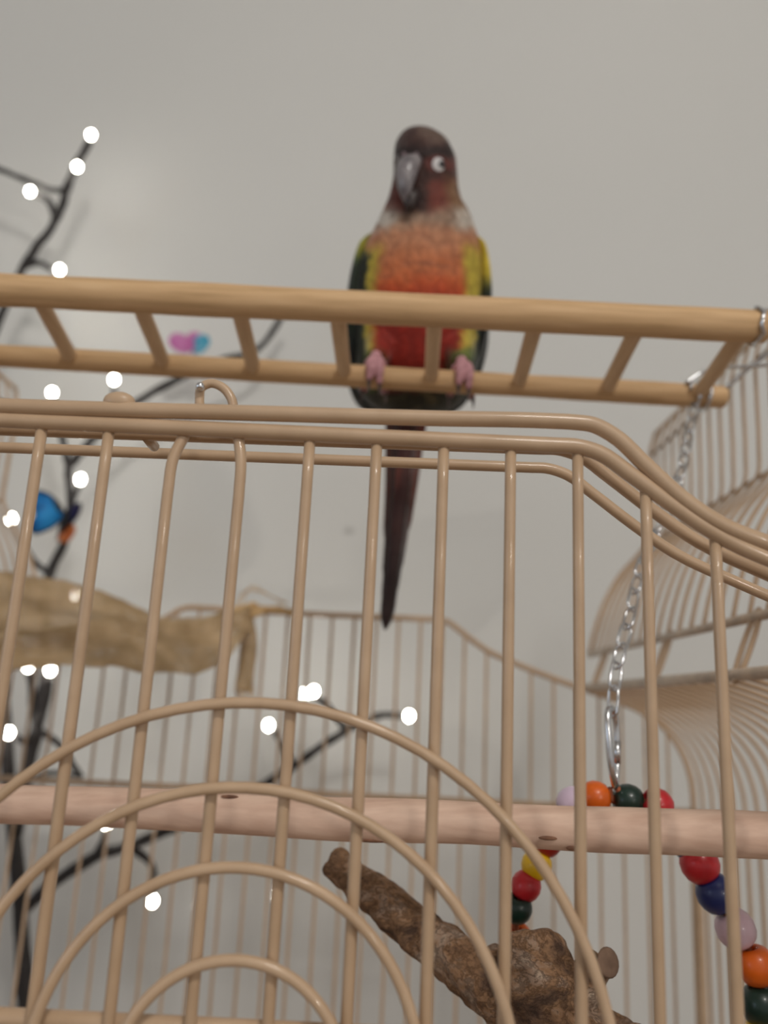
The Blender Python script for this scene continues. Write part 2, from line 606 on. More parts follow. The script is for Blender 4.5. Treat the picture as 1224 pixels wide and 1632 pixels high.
x0 = -.0027
k0 = int((XL - x0) / SP) + 1
k1 = int((XR - x0) / SP)
for k in range(k0, k1 + 1):
    x = x0 + k * SP
    zt = rim_z(x) - .0008
    pts = [Vector((x, DF + .0009, ZB + .005)), Vector((x, DF + .0009, zt - .012)), Vector((x, DF + .0009, zt))]
    if k in (-2, -3):            # the two bars under the latch are bent towards each other
        s = .0022 if k == -3 else -.0014
        pts = [Vector((x, DF + .0009, ZB + .005)), Vector((x - s * .2, DF + .0009, zt - .016)), Vector((x, DF + .0009, zt - .007)), Vector((x + s, DF + .0018, zt))]
        pts = [pts[0]] + crv(pts[1:], 5)
    o = MB().tube(pts, .00145, 12).build('bar', M['cage'], front)

for cx_, cz_, r in ((-.0267, -.0844, .0835), (-.0283, -.0833, .0633), (-.0287, -.0797, .0425), (-.0274, -.0816, .0254)):
    pts = []
    for i in range(41):
        a = PI * i / 40
        pts.append(Vector((cx_ + r * math.cos(a), DF - .0020, cz_ + r * math.sin(a))))
    pts = [Vector((pts[0].x, pts[0].y, ZB + .2))] + pts + [Vector((pts[-1].x, pts[-1].y, ZB + .2))]
    MB().tube(pts, .00135, 12).build('arch_wire', M['cage'], front)

# wires of the roof frame along the front edge
ZA = lambda x, y: P(x, y, DF - .001)
ra = [Vector((x, DF - .001, z)) for x, z in [(-.30, -.014), (-.26, .010), (-.20, .030), (-.165, .049), (-.152, .0655), (-.144, .0690), (-.136, .0696), (-.126, .0700)]]
ra += [ZA(0, 647), ZA(420, 659), ZA(700, 667), ZA(880, 671), ZA(916, 673), ZA(945, 677), ZA(975, 692), ZA(1030, 742), ZA(1085, 792), ZA(1150, 836), ZA(1224, 866)]
ra += [Vector((x, DF - .001, z)) for x, z in [(.13, .0335), (.16, .0250), (.19, .016), (.215, .004), (.232, -.014), (.2415, -.05)]]
part('rim_wire', MB().tube(crv(ra, 5), .0021, 12), M['cage'], cage)
part('rim_wire', MB().tube(crv(rim_line(DF + .0135, [(0, 684), (900, 716)], -.0015, .0015)[0], 4), .0018, 12), M['cage'], cage)
part('rim_wire', MB().tube(crv(rim_line(DF + .036, [(0, 713), (895, 747)], .0, .0)[0], 4), .0017, 12), M['cage'], cage)
# latch loop, nub and peg
lp = [P(x, y, .203) for x, y in [(320, 660), (318, 636), (321, 618), (336, 611), (354, 617), (368, 634), (374, 660)]]
latch = part('latch_loop', MB().tube(crv(lp, 6), .00125, 10), M['cage'], cage)
MB().ball(P(319, 616, .2005), .0012, 10, 8).build('latch_tip', M['steel'], latch)
part('weld_nub', MB().ball(P(190, 640, .1995), (.0042, .0025, .0026), 14, 8), M['cage'], cage)
part('peg', MB().tube([P(232, 694, .213), P(246, 712, .222)], .0015, 10), M['cage'], cage)

# back wall --------------------------------------------------------------
back = part('back_panel', panel_frame(DB, .0023), M['cage'], cage)
xb0 = P(633, 1050, DB).x
kb0, kb1 = int((XL - xb0) / SP) + 1, int((XR - xb0) / SP)
for k in range(kb0, kb1 + 1):
    x = xb0 + k * SP
    MB().tube([(x, DB, ZB + .005), (x, DB, prof_z(x - CX))], .0012, 8).build('bar', M['cage'], back)

# side walls -------------------------------------------------------------
for sgn, nm in ((1, 'r'), (-1, 'l')):
    xs = lambda dx: CX + sgn * dx
    ROD = (.207, prof_z(.207))
    mb = MB().tube([(xs(.2915), DF, BELT_B), (xs(.2915), DB, BELT_B)], .0021, 10)
    side = part('side_panel', mb, M['cage'], cage)
    MB().tube([(xs(.2915), DF, ZB + .01), (xs(.2915), DB, ZB + .01)], .0021, 8).build('bottom_wire', M['cage'], side)
    MB().tube([(xs(ROD[0]), DF, ROD[1]), (xs(ROD[0]), DB, ROD[1])], .0027, 12).build('hinge_rod', M['rod'], side)
    n = int((DB - DF) / SP)
    pr = crv([Vector((xs(ROD[0]), 0, ROD[1]))] + [Vector((xs(dx), 0, z)) for dx, z in PROF if dx > .21], 3)
    pr.append(Vector((xs(.2915), 0, ZB + .005)))
    shared = MB().tube(pr, .0013, 8).mesh('bar')
    shared.materials.append(M['cage'])
    for i in range(1, n):
        o = obj('bar', shared, None, side)
        o.location.y = DF + i * (DB - DF) / n
    for yy in (DF, DB):
        part('corner_post', MB().tube([(xs(.2915), yy, FLOOR_Z), (xs(.2915), yy, -.085)], .0042, 12), M['cage'], cage)

# folded-open roof doors ---------------------------------------------------
def roof_door(sgn, bulge):
    xs = lambda dx: CX + sgn * dx
    # section of the opened door, from its hinge edge upwards (dx, z)
    sec = [(.217, .046), (.222, .066), (.231, .090), (.244, .112), (.258, .128), (.2665, .140), (.2685, .160), (.2690, .190), (.2700, .2145), (.275, .2330)]
    sec = [(a + bulge * i, z + (.012 if sgn < 0 else 0) * i / 9) for i, (a, z) in enumerate(sec)]
    y0, y1 = .262, .650
    S = crv([Vector((xs(a), 0, z)) for a, z in sec], 4)
    mb = MB()
    loop = [s + Vector((0, y1, 0)) for s in S] + [s + Vector((0, y0, 0)) for s in S[::-1]]
    mb.tube(loop, .0019, 8, closed=True)
    door = part('roof_door', mb, M['cage'], cage)
    for idx, rr in ((20, .0014), (int(len(S) * .88), .0014)):
        p = S[idx]
        MB().tube([p + Vector((sgn * .002, y0, 0)), p + Vector((sgn * .002, y1, 0))], rr, 8).build('cross_wire', M['cage' if idx == 20 else 'darksteel'], door)
    p = S[0]
    MB().tube([p + Vector((0, y0, 0)), p + Vector((0, y1, 0))], .0024, 10).build('hinge_edge', M['rod'], door)
    bar = MB().tube(S, .0012, 8).mesh('bar')
    bar.materials.append(M['cage'])
    n = int((y1 - y0) / SP)
    for i in range(1, n):
        o = obj('bar', bar, None, door)
        o.location.y = y0 + i * (y1 - y0) / n
    # hinge loops that grip the rod below
    for yy in (.60, .47, .36):
        a, b2 = Vector((xs(.207), yy, prof_z(.207))), p + Vector((0, yy, 0))
        u = (b2 - a)
        pts = []
        for i in range(20):
            t = 2 * PI * i / 20
            pts.append(a.lerp(b2, .5 - .62 * math.cos(t)) + Vector((0, .0045 * math.sin(t), 0)))
        MB().tube(pts, .0013, 8, closed=True).build('hinge_loop', M['cage'], door)
    return door


roof_door(1, 0.0)
roof_door(-1, -.0010)

# base of the cage (below the picture)
part('base_tray', MB().box((XL - .006, DF - .006, ZB - .035), (XR + .006, DB + .006, ZB)), M['cage'], cage).data.polygons.foreach_set('use_smooth', [False] * 6)

# ------------------------------------------------------------------ wooden perch inside
a, b = P(0, 1280, .305), P(1224, 1333, .262)
dv = (b - a) / (b.x - a.x)
pl, prr = a + dv * (XL + .004 - a.x), a + dv * (XR - .004 - a.x)
perch = empty('dowel_perch', tuple(pl.lerp(prr, .5)))
tag(perch, 'thick pale pinkish wooden dowel perch running across the inside of the cage', 'perch')
n = 70
pts = [pl.lerp(prr, i / n) for i in range(n + 1)]
pts = [p + Vector((0, .0006 * noise.noise(p * 25), .0008 * noise.noise(p * 22 + Vector((3, 0, 0))))) for p in pts]
rad = [.0067 + .0004 * noise.noise(p * 40) for p in pts]
part('rod', MB().tube(pts, rad, 20), M['perch'], perch)
M['knot'] = noise_mat('dark_knot', [(.3, alb(84, 58, 46)), (.7, alb(126, 92, 72))], nscale=300, rough=.8)
for (x, y), (sx, sz) in {(592, 1336): (.0045, .0010), (893, 1347): (.0022, .0011), (1188, 1352): (.0020, .0014), (855, 1330): (.003, .0007), (365, 1268): (.003, .0007)}.items():
    t = (P(x, y, .285).x - pl.x) / (prr.x - pl.x)
    c = pl.lerp(prr, t)
    axis_y = Q(c)[1]
    vv = max(-.97, min(.97, (y - axis_y) * mpp(c) / .0073))
    ang = math.asin(vv)
    el = math.atan2(c.z, c.y)
    nrm = Vector((0, -math.cos(ang), -math.sin(ang)))
    m3 = nrm.to_track_quat('Z', 'Y').to_matrix()
    xax = Vector((1, 0, 0)); yax = nrm.cross(xax)
    mm = Matrix((xax, yax, nrm)).transposed()
    part('knot', MB().ball(c + nrm * .0071, (sx, sz, .0005), 12, 6, mm), M['knot'], perch)

# ------------------------------------------------------------------ ladder laid over the open roof
LF0, LF1 = P(-330, 446, .32), P(1218, 521, .32)
LR0, LR1 = P(-280, 551, .386), P(1152, 633, .386)
def reach(a, b, x):
    return a + (b - a) * ((x - a.x) / (b.x - a.x))
LF0, LR0 = reach(LF0, LF1, -.312), reach(LR0, LR1, -.312)
ladder = empty('bird_ladder', tuple((LF0 + LR0) / 2))
tag(ladder, 'pale wooden dowel ladder laid flat across the open top of the cage', 'ladder')


def dowel(a, b, r, n=40, amp=.0004):
    pts = [a.lerp(b, i / n) for i in range(n + 1)]
    rr = [r + amp * noise.noise(p * 30) for p in pts]
    e = (b - a).normalized()
    pts = [a - e * .0012] + pts + [b + e * .0012]
    rr = [r * .8] + rr + [r * .8]
    return MB().tube(pts, rr, 18)


part('rail', dowel(LF0, LF1, .0071), M['dowel'], ladder)
part('rail', dowel(LR0, LR1, .0058), M['dowel'], ladder)
rungs = [(68, 115), (226, 262), (383, 405), (539, 549), (692, 687), (851, 826), (1010, 966), (1174, 1112)]
def on_line(a, b, px):
    lo, hi = -1.0, 2.0
    for _ in range(50):
        m_ = (lo + hi) / 2
        if Q(a.lerp(b, m_))[0] < px: lo = m_
        else: hi = m_
    return a.lerp(b, lo)
rp = []
for xf, xr in rungs:
    p1 = on_line(LR0, LR1, xr)
    # the front end sits hidden behind the front rail: extend the seen line
    p0 = on_line(LF0, LF1, xf - (xr - xf) * .25)
    rp.append((p0, p1))
step = (rp[1][0] - rp[0][0])
rp = [(rp[0][0] - step * 2, rp[0][1] - step * 2), (rp[0][0] - step, rp[0][1] - step)] + rp
for p0, p1 in rp:
    part('rung', dowel(p0, p1, .0036, 14, .0002), M['rung'], ladder)
# wire clip wound round the corner
clip = MB()
c0 = on_line(LR0, LR1, 1112)
pts = []
for i in range(64):
    t = i / 63
    a = t * 2 * PI * 2.6
    pts.append(c0 + Vector((-.006 + .013 * t, -math.cos(a) * .0074, math.sin(a) * .0074)))
clip.tube(pts, .0010, 8)
HX = CX + .2665
e1 = Vector((HX + .004, c0.y - .035, .1885))
clip.tube(crv([pts[-1], pts[-1] + Vector((.005, -.005, .006)), c0.lerp(e1, .45) + Vector((0, 0, .004)), c0.lerp(e1, .8) + Vector((0, 0, .006)), e1 + Vector((0, 0, .004)), e1 + Vector((.004, 0, -.002)), e1 + Vector((.001, 0, -.006))], 5), .0009, 8)
e2 = Vector((HX + .004, c0.y - .052, .172))
clip.tube(crv([c0 + Vector((-.008, -.006, .004)), c0 + Vector((0, -.006, .010)), c0.lerp(e2, .4) + Vector((0, 0, .004)), c0.lerp(e2, .8), e2 + Vector((0, 0, .003)), e2 + Vector((.004, 0, -.003)), e2 + Vector((0, 0, -.006))], 5), .0009, 8)
c1 = reach(LF0, LF1, LF1.x - .004)
e3 = Vector((HX + .004, c1.y + .006, .176))
ring = [c1 + Vector((.001 * math.sin(2 * i_), math.cos(i_ * PI / 8) * .0080, math.sin(i_ * PI / 8) * .0080)) for i_ in range(16)]
hk = MB().tube(ring, .0009, 8, closed=True)
hk.tube(crv([ring[4], c1.lerp(e3, .3) + Vector((0, 0, .006)), e3 + Vector((-.012, 0, .006)), e3 + Vector((0, 0, .003)), e3 + Vector((.003, 0, -.004))], 5), .0009, 8)
part('wire_hook', hk, M['steel'], ladder)
part('wire_clip', clip, M['steel'], ladder)

# ------------------------------------------------------------------ hanging bead toy
toy_top = P(979, 1252, .300)
toy = empty('bead_toy', tuple(toy_top))
tag(toy, 'hanging toy of coloured wooden beads on a steel chain and snap link', 'bird toy')


def link_mesh(L=.0066, Wd=.0026, r=.0006):
    pts = []
    for i in range(20):
        a = 2 * PI * i / 20
        pts.append(Vector((Wd * math.cos(a), 0, (L - Wd) * (1 if math.sin(a) > 0 else -1) * (1 if abs(math.sin(a)) > .2 else abs(math.sin(a)) * 5) * .75 + Wd * math.sin(a))))
    me = MB().tube(pts, r, 7, closed=True).mesh('chain_link')
    me.materials.append(M['steel'])
    return me


lk = link_mesh()
cp = crv([P(1113, 625, .386), P(1098, 690, .375), P(1088, 740, .362), P(1064, 810, .348), P(1036, 868, .337), P(1016, 925, .326), P(1003, 985, .315),
          P(986, 1050, .306), P(978, 1105, .301), P(976, 1138, .300)], 30)
lens = [0]
for p, q in zip(cp, cp[1:]): lens.append(lens[-1] + (q - p).length)
nl = int(lens[-1] / .0090)
for i in range(nl):
    s = (i + .5) * lens[-1] / nl
    k = next(j for j in range(len(lens)) if lens[j] >= s)
    p, t = cp[k], (cp[min(k + 1, len(cp) - 1)] - cp[k - 1]).normalized()
    o = obj('chain_link', lk)
    q = t.to_track_quat('Z', 'Y') @ Matrix.Rotation(R(90) * (i % 2) + R(25), 3, 'Z').to_quaternion()
    o.matrix_world = Matrix.LocRotScale(p, q, None)
    attach(o, toy)
# snap link
c = P(977, 1190, .300)
mpx = mpp(c)
pts = []
for i in range(36):
    a = 2 * PI * i / 36
    sx = math.cos(a); sz = math.sin(a)
    w = 11 + 4 * sz
    pts.append(c + Vector((w * mpx * sx + (-.0006) * sz, .004 * sx, 60 * mpx * (abs(sz) ** .75) * (1 if sz > 0 else -1))))
part('snap_link', MB().tube(pts, .0013, 10, closed=True), M['steel'], toy)
part('snap_gate', MB().tube([pts[2] + Vector((.0002, 0, -.004)), pts[33] + Vector((.0002, 0, .002))], .0014, 10), M['steel'], toy)

BC = {'red': (176, 30, 38), 'orange': (206, 92, 16), 'green': (16, 42, 34), 'blue': (24, 38, 92), 'pink': (196, 168, 178), 'lilac': (206, 186, 206),
      'yellow': (212, 172, 24), 'darkred': (150, 36, 28)}
for k, v in BC.items():
    c_ = alb(*v, 1.3)
    M['bead_' + k] = noise_mat('painted_bead_' + k, [(.3, tuple(q * .9 for q in c_)), (.7, c_)], nscale=150, rough=.38, spec=.5, bump=.1, bdist=.0004, coat=.2)


def bead_mesh(r):
    prof_ = [(.30, -.80), (.50, -.86), (.74, -.70), (.92, -.40), (1.0, 0), (.92, .40), (.74, .70), (.50, .86), (.30, .80), (.24, .5), (.24, -.5)]
    vs, fs, n = [], [], 18
    for rr, z in prof_:
        for k in range(n):
            a = 2 * PI * k / n
            vs.append((rr * r * math.cos(a), rr * r * math.sin(a), z * r))
    m_ = len(prof_)
    for i in range(m_):
        j = (i + 1) % m_
        for k in range(n):
            l = (k + 1) % n
            fs.append([i * n + k, i * n + l, j * n + l, j * n + k])
    return MB().add(vs, fs).mesh('bead')


bead_base = {k: None for k in BC}
beads = [  # photo pixel, distance, colour
    ((824, 1494), .312, 'orange'), ((824, 1447), .303, 'green'), ((838, 1412), .303, 'red'), ((855, 1378), .303, 'yellow'), ((872, 1341), .303, 'darkred'),
    ((887, 1316), .303, 'blue'), ((913, 1280), .303, 'lilac'), ((948, 1271), .302, 'orange'), ((1001, 1276), .302, 'green'), ((1047, 1283), .300, 'red'),
    ((1079, 1322), .303, 'yellow'), ((1098, 1346), .300, 'blue'), ((1115, 1377), .298, 'red'), ((1141, 1424), .298, 'blue'), ((1172, 1480), .298, 'pink'),
    ((1205, 1539), .298, 'orange'), ((1212, 1602), .298, 'green'), ((1216, 1658), .298, 'yellow'), ((1212, 1714), .298, 'red'), ((1200, 1768), .298, 'blue')]
bp_ = [P(x, y, d) for (x, y), d, c in beads]
for i, ((xy, d, cname), p) in enumerate(zip(beads, bp_)):
    t = (bp_[min(i + 1, len(bp_) - 1)] - bp_[max(i - 1, 0)]).normalized()
    if bead_base[cname] is None:
        bead_base[cname] = bead_mesh(.0063)
        bead_base[cname].materials.append(M['bead_' + cname])
    o = obj('bead', bead_base[cname])
    sc_ = .84 if i < 5 else (.92 if i < 12 else 1.06)
    o.matrix_world = Matrix.LocRotScale(p, t.to_track_quat('Z', 'Y'), Vector((sc_, sc_, sc_)))
    o['label'] = {'green': 'dark green', 'pink': 'pale pink', 'lilac': 'pale lilac', 'darkred': 'dark red'}.get(cname, cname) + ' wooden bead'
    attach(o, toy)
M['cord'] = noise_mat('leather_cord', [(.3, alb(120, 66, 44)), (.7, alb(150, 86, 58))], nscale=300, rough=.8)
part('cord', MB().tube(crv(bp_, 4), .0011, 8), M['cord'], toy)
part('hanging_cord', MB().tube(crv([P(978, 1247, .300), P(985, 1258, .300), P(990, 1278, .302), P(976, 1276, .302), P(972, 1256, .300)], 5), .0010, 8), M['cord'], toy)

# ------------------------------------------------------------------ branch perch
mb = MB()
def limb(pts, rpx):
    c = crv([P(*p) for p in pts], 6)
    rr = lerp_list([r * mpp(P(*p)) for p, r in zip(pts, rpx)], len(c))
    mb.tube(c, rr, 18)
limb([(528, 1372, .325), (570, 1402, .320), (640, 1462, .312), (720, 1525, .303), (800, 1582, .295), (880, 1640, .288), (980, 1720, .280), (1080, 1810, .262), (1150, 1900, .235), (1190, 1960, .208)],
     [24, 27, 34, 40, 48, 64, 88, 90, 84, 84])
limb([(872, 1650, .290), (862, 1585, .285), (854, 1540, .282), (850, 1524, .281)], [80, 70, 58, 42])
mb.ball(P(836, 1519, .281), (.0076, .0076, .0074), 14, 10)
mb.ball(P(872, 1517, .281), (.0072, .0072, .0070), 14, 10)
limb([(885, 1620, .290), (925, 1578, .287), (951, 1540, .284), (958, 1532, .283)], [46, 32, 28, 25])
mb.ball(P(887, 1504, .279), (.0030, .003, .0030), 10, 8)
mb.ball(P(786, 1520, .292), (.004, .004, .0035), 10, 8)
bm_ = remesh(mb, .0011, 6)
for v in bm_.vertices:
    n3 = v.normal
    v.co += n3 * (.0012 * noise.noise(v.co * 110) + .0008 * noise.noise(v.co * 260) + .0010 * (noise.noise(Vector((v.co.x * 60 - v.co.z * 60, v.co.y * 220, (v.co.z + v.co.x) * 220)))))
br = empty('branch_perch', tuple(P(1190, 1960, .208)))
tag(br, 'rough dark bark branch perch with a cut stub, low inside the cage', 'branch')
o = obj('limb', bm_, M['bark']); attach(o, br)
M['cutwood'] = noise_mat('weathered_cut_wood', [(.3, alb(90, 72, 60)), (.7, alb(118, 96, 80))], nscale=180, rough=.9, bump=.3)
sc0 = P(957, 1534, .283)
cd = Vector((.45, -.85, .25)).normalized()
sr = 25 * mpp(sc0)
part('cut_face', MB().ball(sc0 + cd * .0035, (sr * .9, sr * .9, .0012), 18, 6, cd.to_track_quat('Z', 'Y').to_matrix()), M['cutwood'], br)

# ------------------------------------------------------------------ burlap hammock
top = [(-62, 904, .548), (-25, 909, .553), (20, 916, .56), (110, 928, .585), (185, 952, .60), (245, 982, .615), (310, 985, .622), (360, 978, .626), (398, 974, .628)]
mid = [(-58, 1000, .492), (-25, 1006, .495), (20, 1010, .50), (110, 1012, .515), (185, 1008, .535), (245, 1014, .555), (310, 1020, .58), (360, 1008, .60), (400, 984, .622)]
bot = [(-54, 1074, .474), (-25, 1073, .476), (20, 1068, .48), (110, 1060, .495), (185, 1066, .51), (245, 1072, .53), (310, 1074, .555), (360, 1050, .585), (403, 996, .618)]
NS, NT = 72, 26
rows = [crv([P(*p) for p in r], 9) for r in (top, mid, bot)]
vs, fs, uvs = [], [], []
for j in range(NT + 1):
    t = j / NT
    for i in range(NS + 1):
        A, B, C = rows[0][i], rows[1][i], rows[2][i]
        p = A * (1 - t) * (1 - 2 * t) + B * 4 * t * (1 - t) + C * t * (2 * t - 1)
        s = i / NS
        fold = math.exp(-((t - (.75 - .55 * s)) / .06) ** 2)
        p = p + Vector((0, -.016 * fold * (1 - s * .7), .006 * fold)) + Vector((0, .004 * noise.noise(Vector((s * 9, t * 5, 1))), .003 * noise.noise(Vector((s * 11, t * 3, 7)))))
        if j in (0, NT):
            p.z += .0012 * noise.noise(Vector((i * .9, j, 3)))
        vs.append(p)
        uvs.append((s * 150, t * 45))
for j in range(NT):
    for i in range(NS):
        a_ = j * (NS + 1) + i
        fs.append([a_, a_ + 1, a_ + NS + 2, a_ + NS + 1])
ham = empty('burlap_hammock', tuple(P(110, 1060, .52)))
tag(ham, 'loose tan burlap hammock tied to the back rim of the cage', 'hammock')


def cloth(name, vs, fs, uvs, parent):
    me = bpy.data.meshes.new(name)
    me.from_pydata([tuple(v) for v in vs], [], fs)
    ul = me.uv_layers.new(name='UVMap')
    for l in me.loops:
        ul.data[l.index].uv = uvs[l.vertex_index]
    o = obj(name, me, M['burlap'])
    md = o.modifiers.new('thickness', 'SOLIDIFY')
    md.thickness = .0008
    attach(o, parent)
    return o


cloth('cloth', vs, fs, uvs, ham)
M['jute'] = noise_mat('jute', [(.3, alb(158, 128, 88)), (.7, alb(196, 168, 126))], nscale=220, rough=.95, bump=.5)
for q, e in ((P(-58, 908, .548), Vector((CX - .2265, .548, .098))), (P(-50, 1070, .474), Vector((CX - .217, .470, .057)))):
    part('tie', MB().tube(crv([q + Vector((.004, 0, 0)), q.lerp(e, .5) + Vector((0, 0, -.002)), e + Vector((-.004, .002, 0)), e + Vector((-.004, .006, -.002)), e + Vector((.003, .006, -.002))], 5), .0018, 8), M['jute'], ham)
kn = MB()
kc = P(398, 978, .632)
kn.tube(crv([kc + Vector((-.016, 0, .001)), kc + Vector((-.004, -.006, .003)), kc + Vector((.003, -.001, .006)), kc + Vector((.001, .007, .000)),
             kc + Vector((-.003, .002, -.006)), kc + Vector((-.001, -.005, -.003)), kc + Vector((.012, -.004, .003))], 6), .0032, 10)
part('knot', kn, M['jute'], ham)
vs, fs, uvs = [], [], []
for j in range(21):
    t = j / 20
    c_ = P(394 + 4 * math.sin(t * 5), 985 + 118 * t, .63 - .01 * t)
    for i in range(5):
        w = (i / 4 - .5) * (.008 + .006 * t)
        vs.append(c_ + Vector((w, .003 * math.sin(i * 1.7 + t * 3), .001 * noise.noise(Vector((i, j, 0))))))
        uvs.append((i * 2.5, t * 30))
for j in range(20):
    for i in range(4):
        a_ = j * 5 + i
        fs.append([a_, a_ + 1, a_ + 6, a_ + 5])
cloth('loose_end', vs, fs, uvs, ham)
for k in range(6):
    x = 384 + k * 4
    part('thread', MB().tube(crv([P(x, 1096, .62), P(x + random.uniform(-3, 3), 1108, .619), P(x + random.uniform(-6, 6), 1118 + random.uniform(0, 12), .618)], 4), .0005, 5), M['jute'], ham)
for k in range(3):
    part('thread', MB().tube(crv([P(372 + 6 * k, 965, .63), P(392 + 5 * k, 942 - 4 * k, .628), P(418 + 8 * k, 944 + 4 * k, .628), P(450 + 6 * k, 962, .63)], 5), .0004, 5), M['jute'], ham)
part('wrap', MB().tube(crv([P(408, 973, .637), P(430, 971, .634), P(455, 974, .634), P(470, 977, .637)], 5), [.0030 + .0006 * math.sin(i) for i in range(16)], 10), M['jute'], ham)

# ------------------------------------------------------------------ twig tree with small lights
tree = empty('lighted_twig_tree', (P(35, 1600, .80).x, .80, FLOOR_Z))
tag(tree, 'black twig tree with small white lights standing behind the cage', 'light tree')
TW = [  # (points px + distance, radius px start, end)
    ([(60, 2600, .80), (48, 1800, .80), (40, 1595, .80), (34, 1470, .80), (24, 1340, .80), (14, 1240, .80), (8, 1150, .80), (-10, 1000, .81), (-60, 800, .82), (-40, 620, .82), (2, 500, .82), (34, 430, .82)], 13, 7),
    ([(34, 430, .82), (60, 390, .82), (86, 352, .825), (78, 322, .825), (58, 308, .83)], 8, 5),
    ([(86, 352, .825), (97, 332, .82), (106, 302, .815), (120, 268, .81), (133, 242, .81), (141, 226, .81)], 8, 6),
    ([(100, 304, .815), (84, 303, .82), (60, 294, .825), (0, 270, .83), (-60, 240, .84)], 5, 5),
    ([(34, 428, .82), (58, 418, .82), (82, 428, .82)], 6, 4),
    ([(24, 1330, .80), (40, 1240, .80), (58, 1165, .80), (70, 1090, .80), (72, 1000, .80), (80, 912, .80), (102, 866, .80), (112, 812, .80), (108, 742, .80)], 11, 6),
    ([(60, 1160, .80), (52, 1110, .795), (47, 1072, .79)], 8, 5),
    ([(64, 1150, .80), (78, 1100, .79), (80, 1080, .785)], 7, 5),
    ([(58, 1165, .80), (40, 1180, .79), (22, 1170, .785)], 6, 4),
    ([(62, 1165, .80), (95, 1188, .80), (118, 1222, .80), (130, 1240, .80)], 6, 4),
    ([(30, 1250, .80), (80, 1232, .80), (128, 1238, .80)], 5, 3),
    ([(80, 914, .80), (60, 900, .80), (42, 876, .79), (24, 840, .785)], 5, 4),
    ([(110, 812, .80), (118, 790, .795), (126, 772, .79)], 5, 4),
    ([(108, 742, .80), (100, 700, .80), (90, 660, .80), (84, 636, .80)], 6, 4),
    ([(108, 744, .80), (150, 698, .81), (220, 640, .82), (280, 606, .83), (350, 575, .835), (415, 554, .84), (440, 520, .845), (462, 486, .85)], 7, 5),
    ([(165, 685, .81), (180, 650, .805), (182, 618, .80)], 6, 4),
    ([(36, 1450, .80), (62, 1428, .80), (104, 1394, .80), (160, 1362, .80), (206, 1348, .80), (250, 1330, .80), (330, 1300, .81), (430, 1245, .82), (470, 1220, .82), (520, 1185, .82), (552, 1164, .82)], 9, 6),
    ([(206, 1348, .80), (232, 1366, .80), (246, 1392, .795), (244, 1418, .79)], 6, 4),
    ([(466, 1222, .82), (452, 1190, .815), (436, 1166, .81)], 6, 4),
    ([(552, 1164, .82), (540, 1148, .815), (512, 1118, .81), (496, 1108, .81)], 5, 4),
    ([(552, 1164, .82), (530, 1135, .82), (520, 1122, .825), (500, 1108, .82)], 4, 4),
    ([(20, 452, .82), (70, 466, .825), (118, 471, .83)], 5, 4),
    ([(150, 1366, .80), (162, 1345, .80), (169, 1322, .80)], 5, 4),
    ([(552, 1164, .82), (590, 1146, .815), (612, 1140, .81), (640, 1141, .81)], 6, 5),
]
for pts, ra, rb in TW:
    c_ = crv([P(*p) for p in pts], 5)
    c_ = [q + Vector((noise.noise(q * 60), noise.noise(q * 60 + Vector((5, 5, 5))), noise.noise(q * 55 + Vector((9, 1, 4))))) * .0012 for q in c_]
    c_ = [q for q in c_ if q.z > FLOOR_Z + .002]
    rr = [(ra + (rb - ra) * i / (len(c_) - 1)) * .00062 * 1.0 * (1 + .25 * noise.noise(q * 130)) for i, q in enumerate(c_)]
    part('twig', MB().tube(c_, rr, 9), M['twig'], tree)
LED = [(145, 215, .81), (123, 266, .80), (48, 305, .82), (95, 430, .82), (83, 626, .80), (182, 605, .80), (128, 764, .785), (18, 827, .78), (120, 948, .79),
       (45, 1062, .79), (80, 1068, .78), (14, 1168, .78), (428, 1156, .81), (486, 1106, .81), (500, 1102, .805), (652, 1141, .81),
       (243, 1436, .79), (170, 1312, .80), (125, 472, .83)]
shared = MB().ball((0, 0, 0), (.0042, .0042, .0050), 12, 8).mesh('light_bulb')
shared.materials.append(M['led'])
for x, y, d in LED:
    o = obj('light_bulb', shared)
    o.location = P(x, y, d)
    attach(o, tree)

# ------------------------------------------------------------------ butterflies
def wing(name, outline, base, d, mat, parent, tilt=(0, 0), trim=None):
    """flat wing with a thin edge; tilt swings it forwards away from the body"""
    def place(x, y, off=0):
        p = P(x, y, d)
        k = math.hypot(x - base[0], y - base[1]) * .0006
        return p + Vector((0, tilt[0] * k + off, 0))
    n = len(outline)
    pts = crv([Vector((x, y, 0)) for x, y in outline], 4, closed=True)
    cx_ = sum(p.x for p in pts) / len(pts); cy_ = sum(p.y for p in pts) / len(pts)
    def shell(scale, off, thick):
        vs, fs = [], []
        ring = [(cx_ + (p.x - cx_) * scale, cy_ + (p.y - cy_) * scale) for p in pts]
        for o_ in (0, thick):
            vs += [place(x, y, off + o_) for x, y in ring]
            vs.append(place(cx_, cy_, off + o_))
        m_ = len(ring)
        for k in range(m_):
            l = (k + 1) % m_
            fs.append([k, l, m_]); fs.append([m_ + 1 + l, m_ + 1 + k, 2 * m_ + 1])
            fs.append([k, m_ + 1 + k, m_ + 1 + l, l])
        return MB().add(vs, fs)
    w = part(name, shell(1.0, 0, .0005), M[trim or mat], parent)
    if trim:
        shell(.88, -.0004, .0004).build('wing_patch', M[mat], w)
    return w


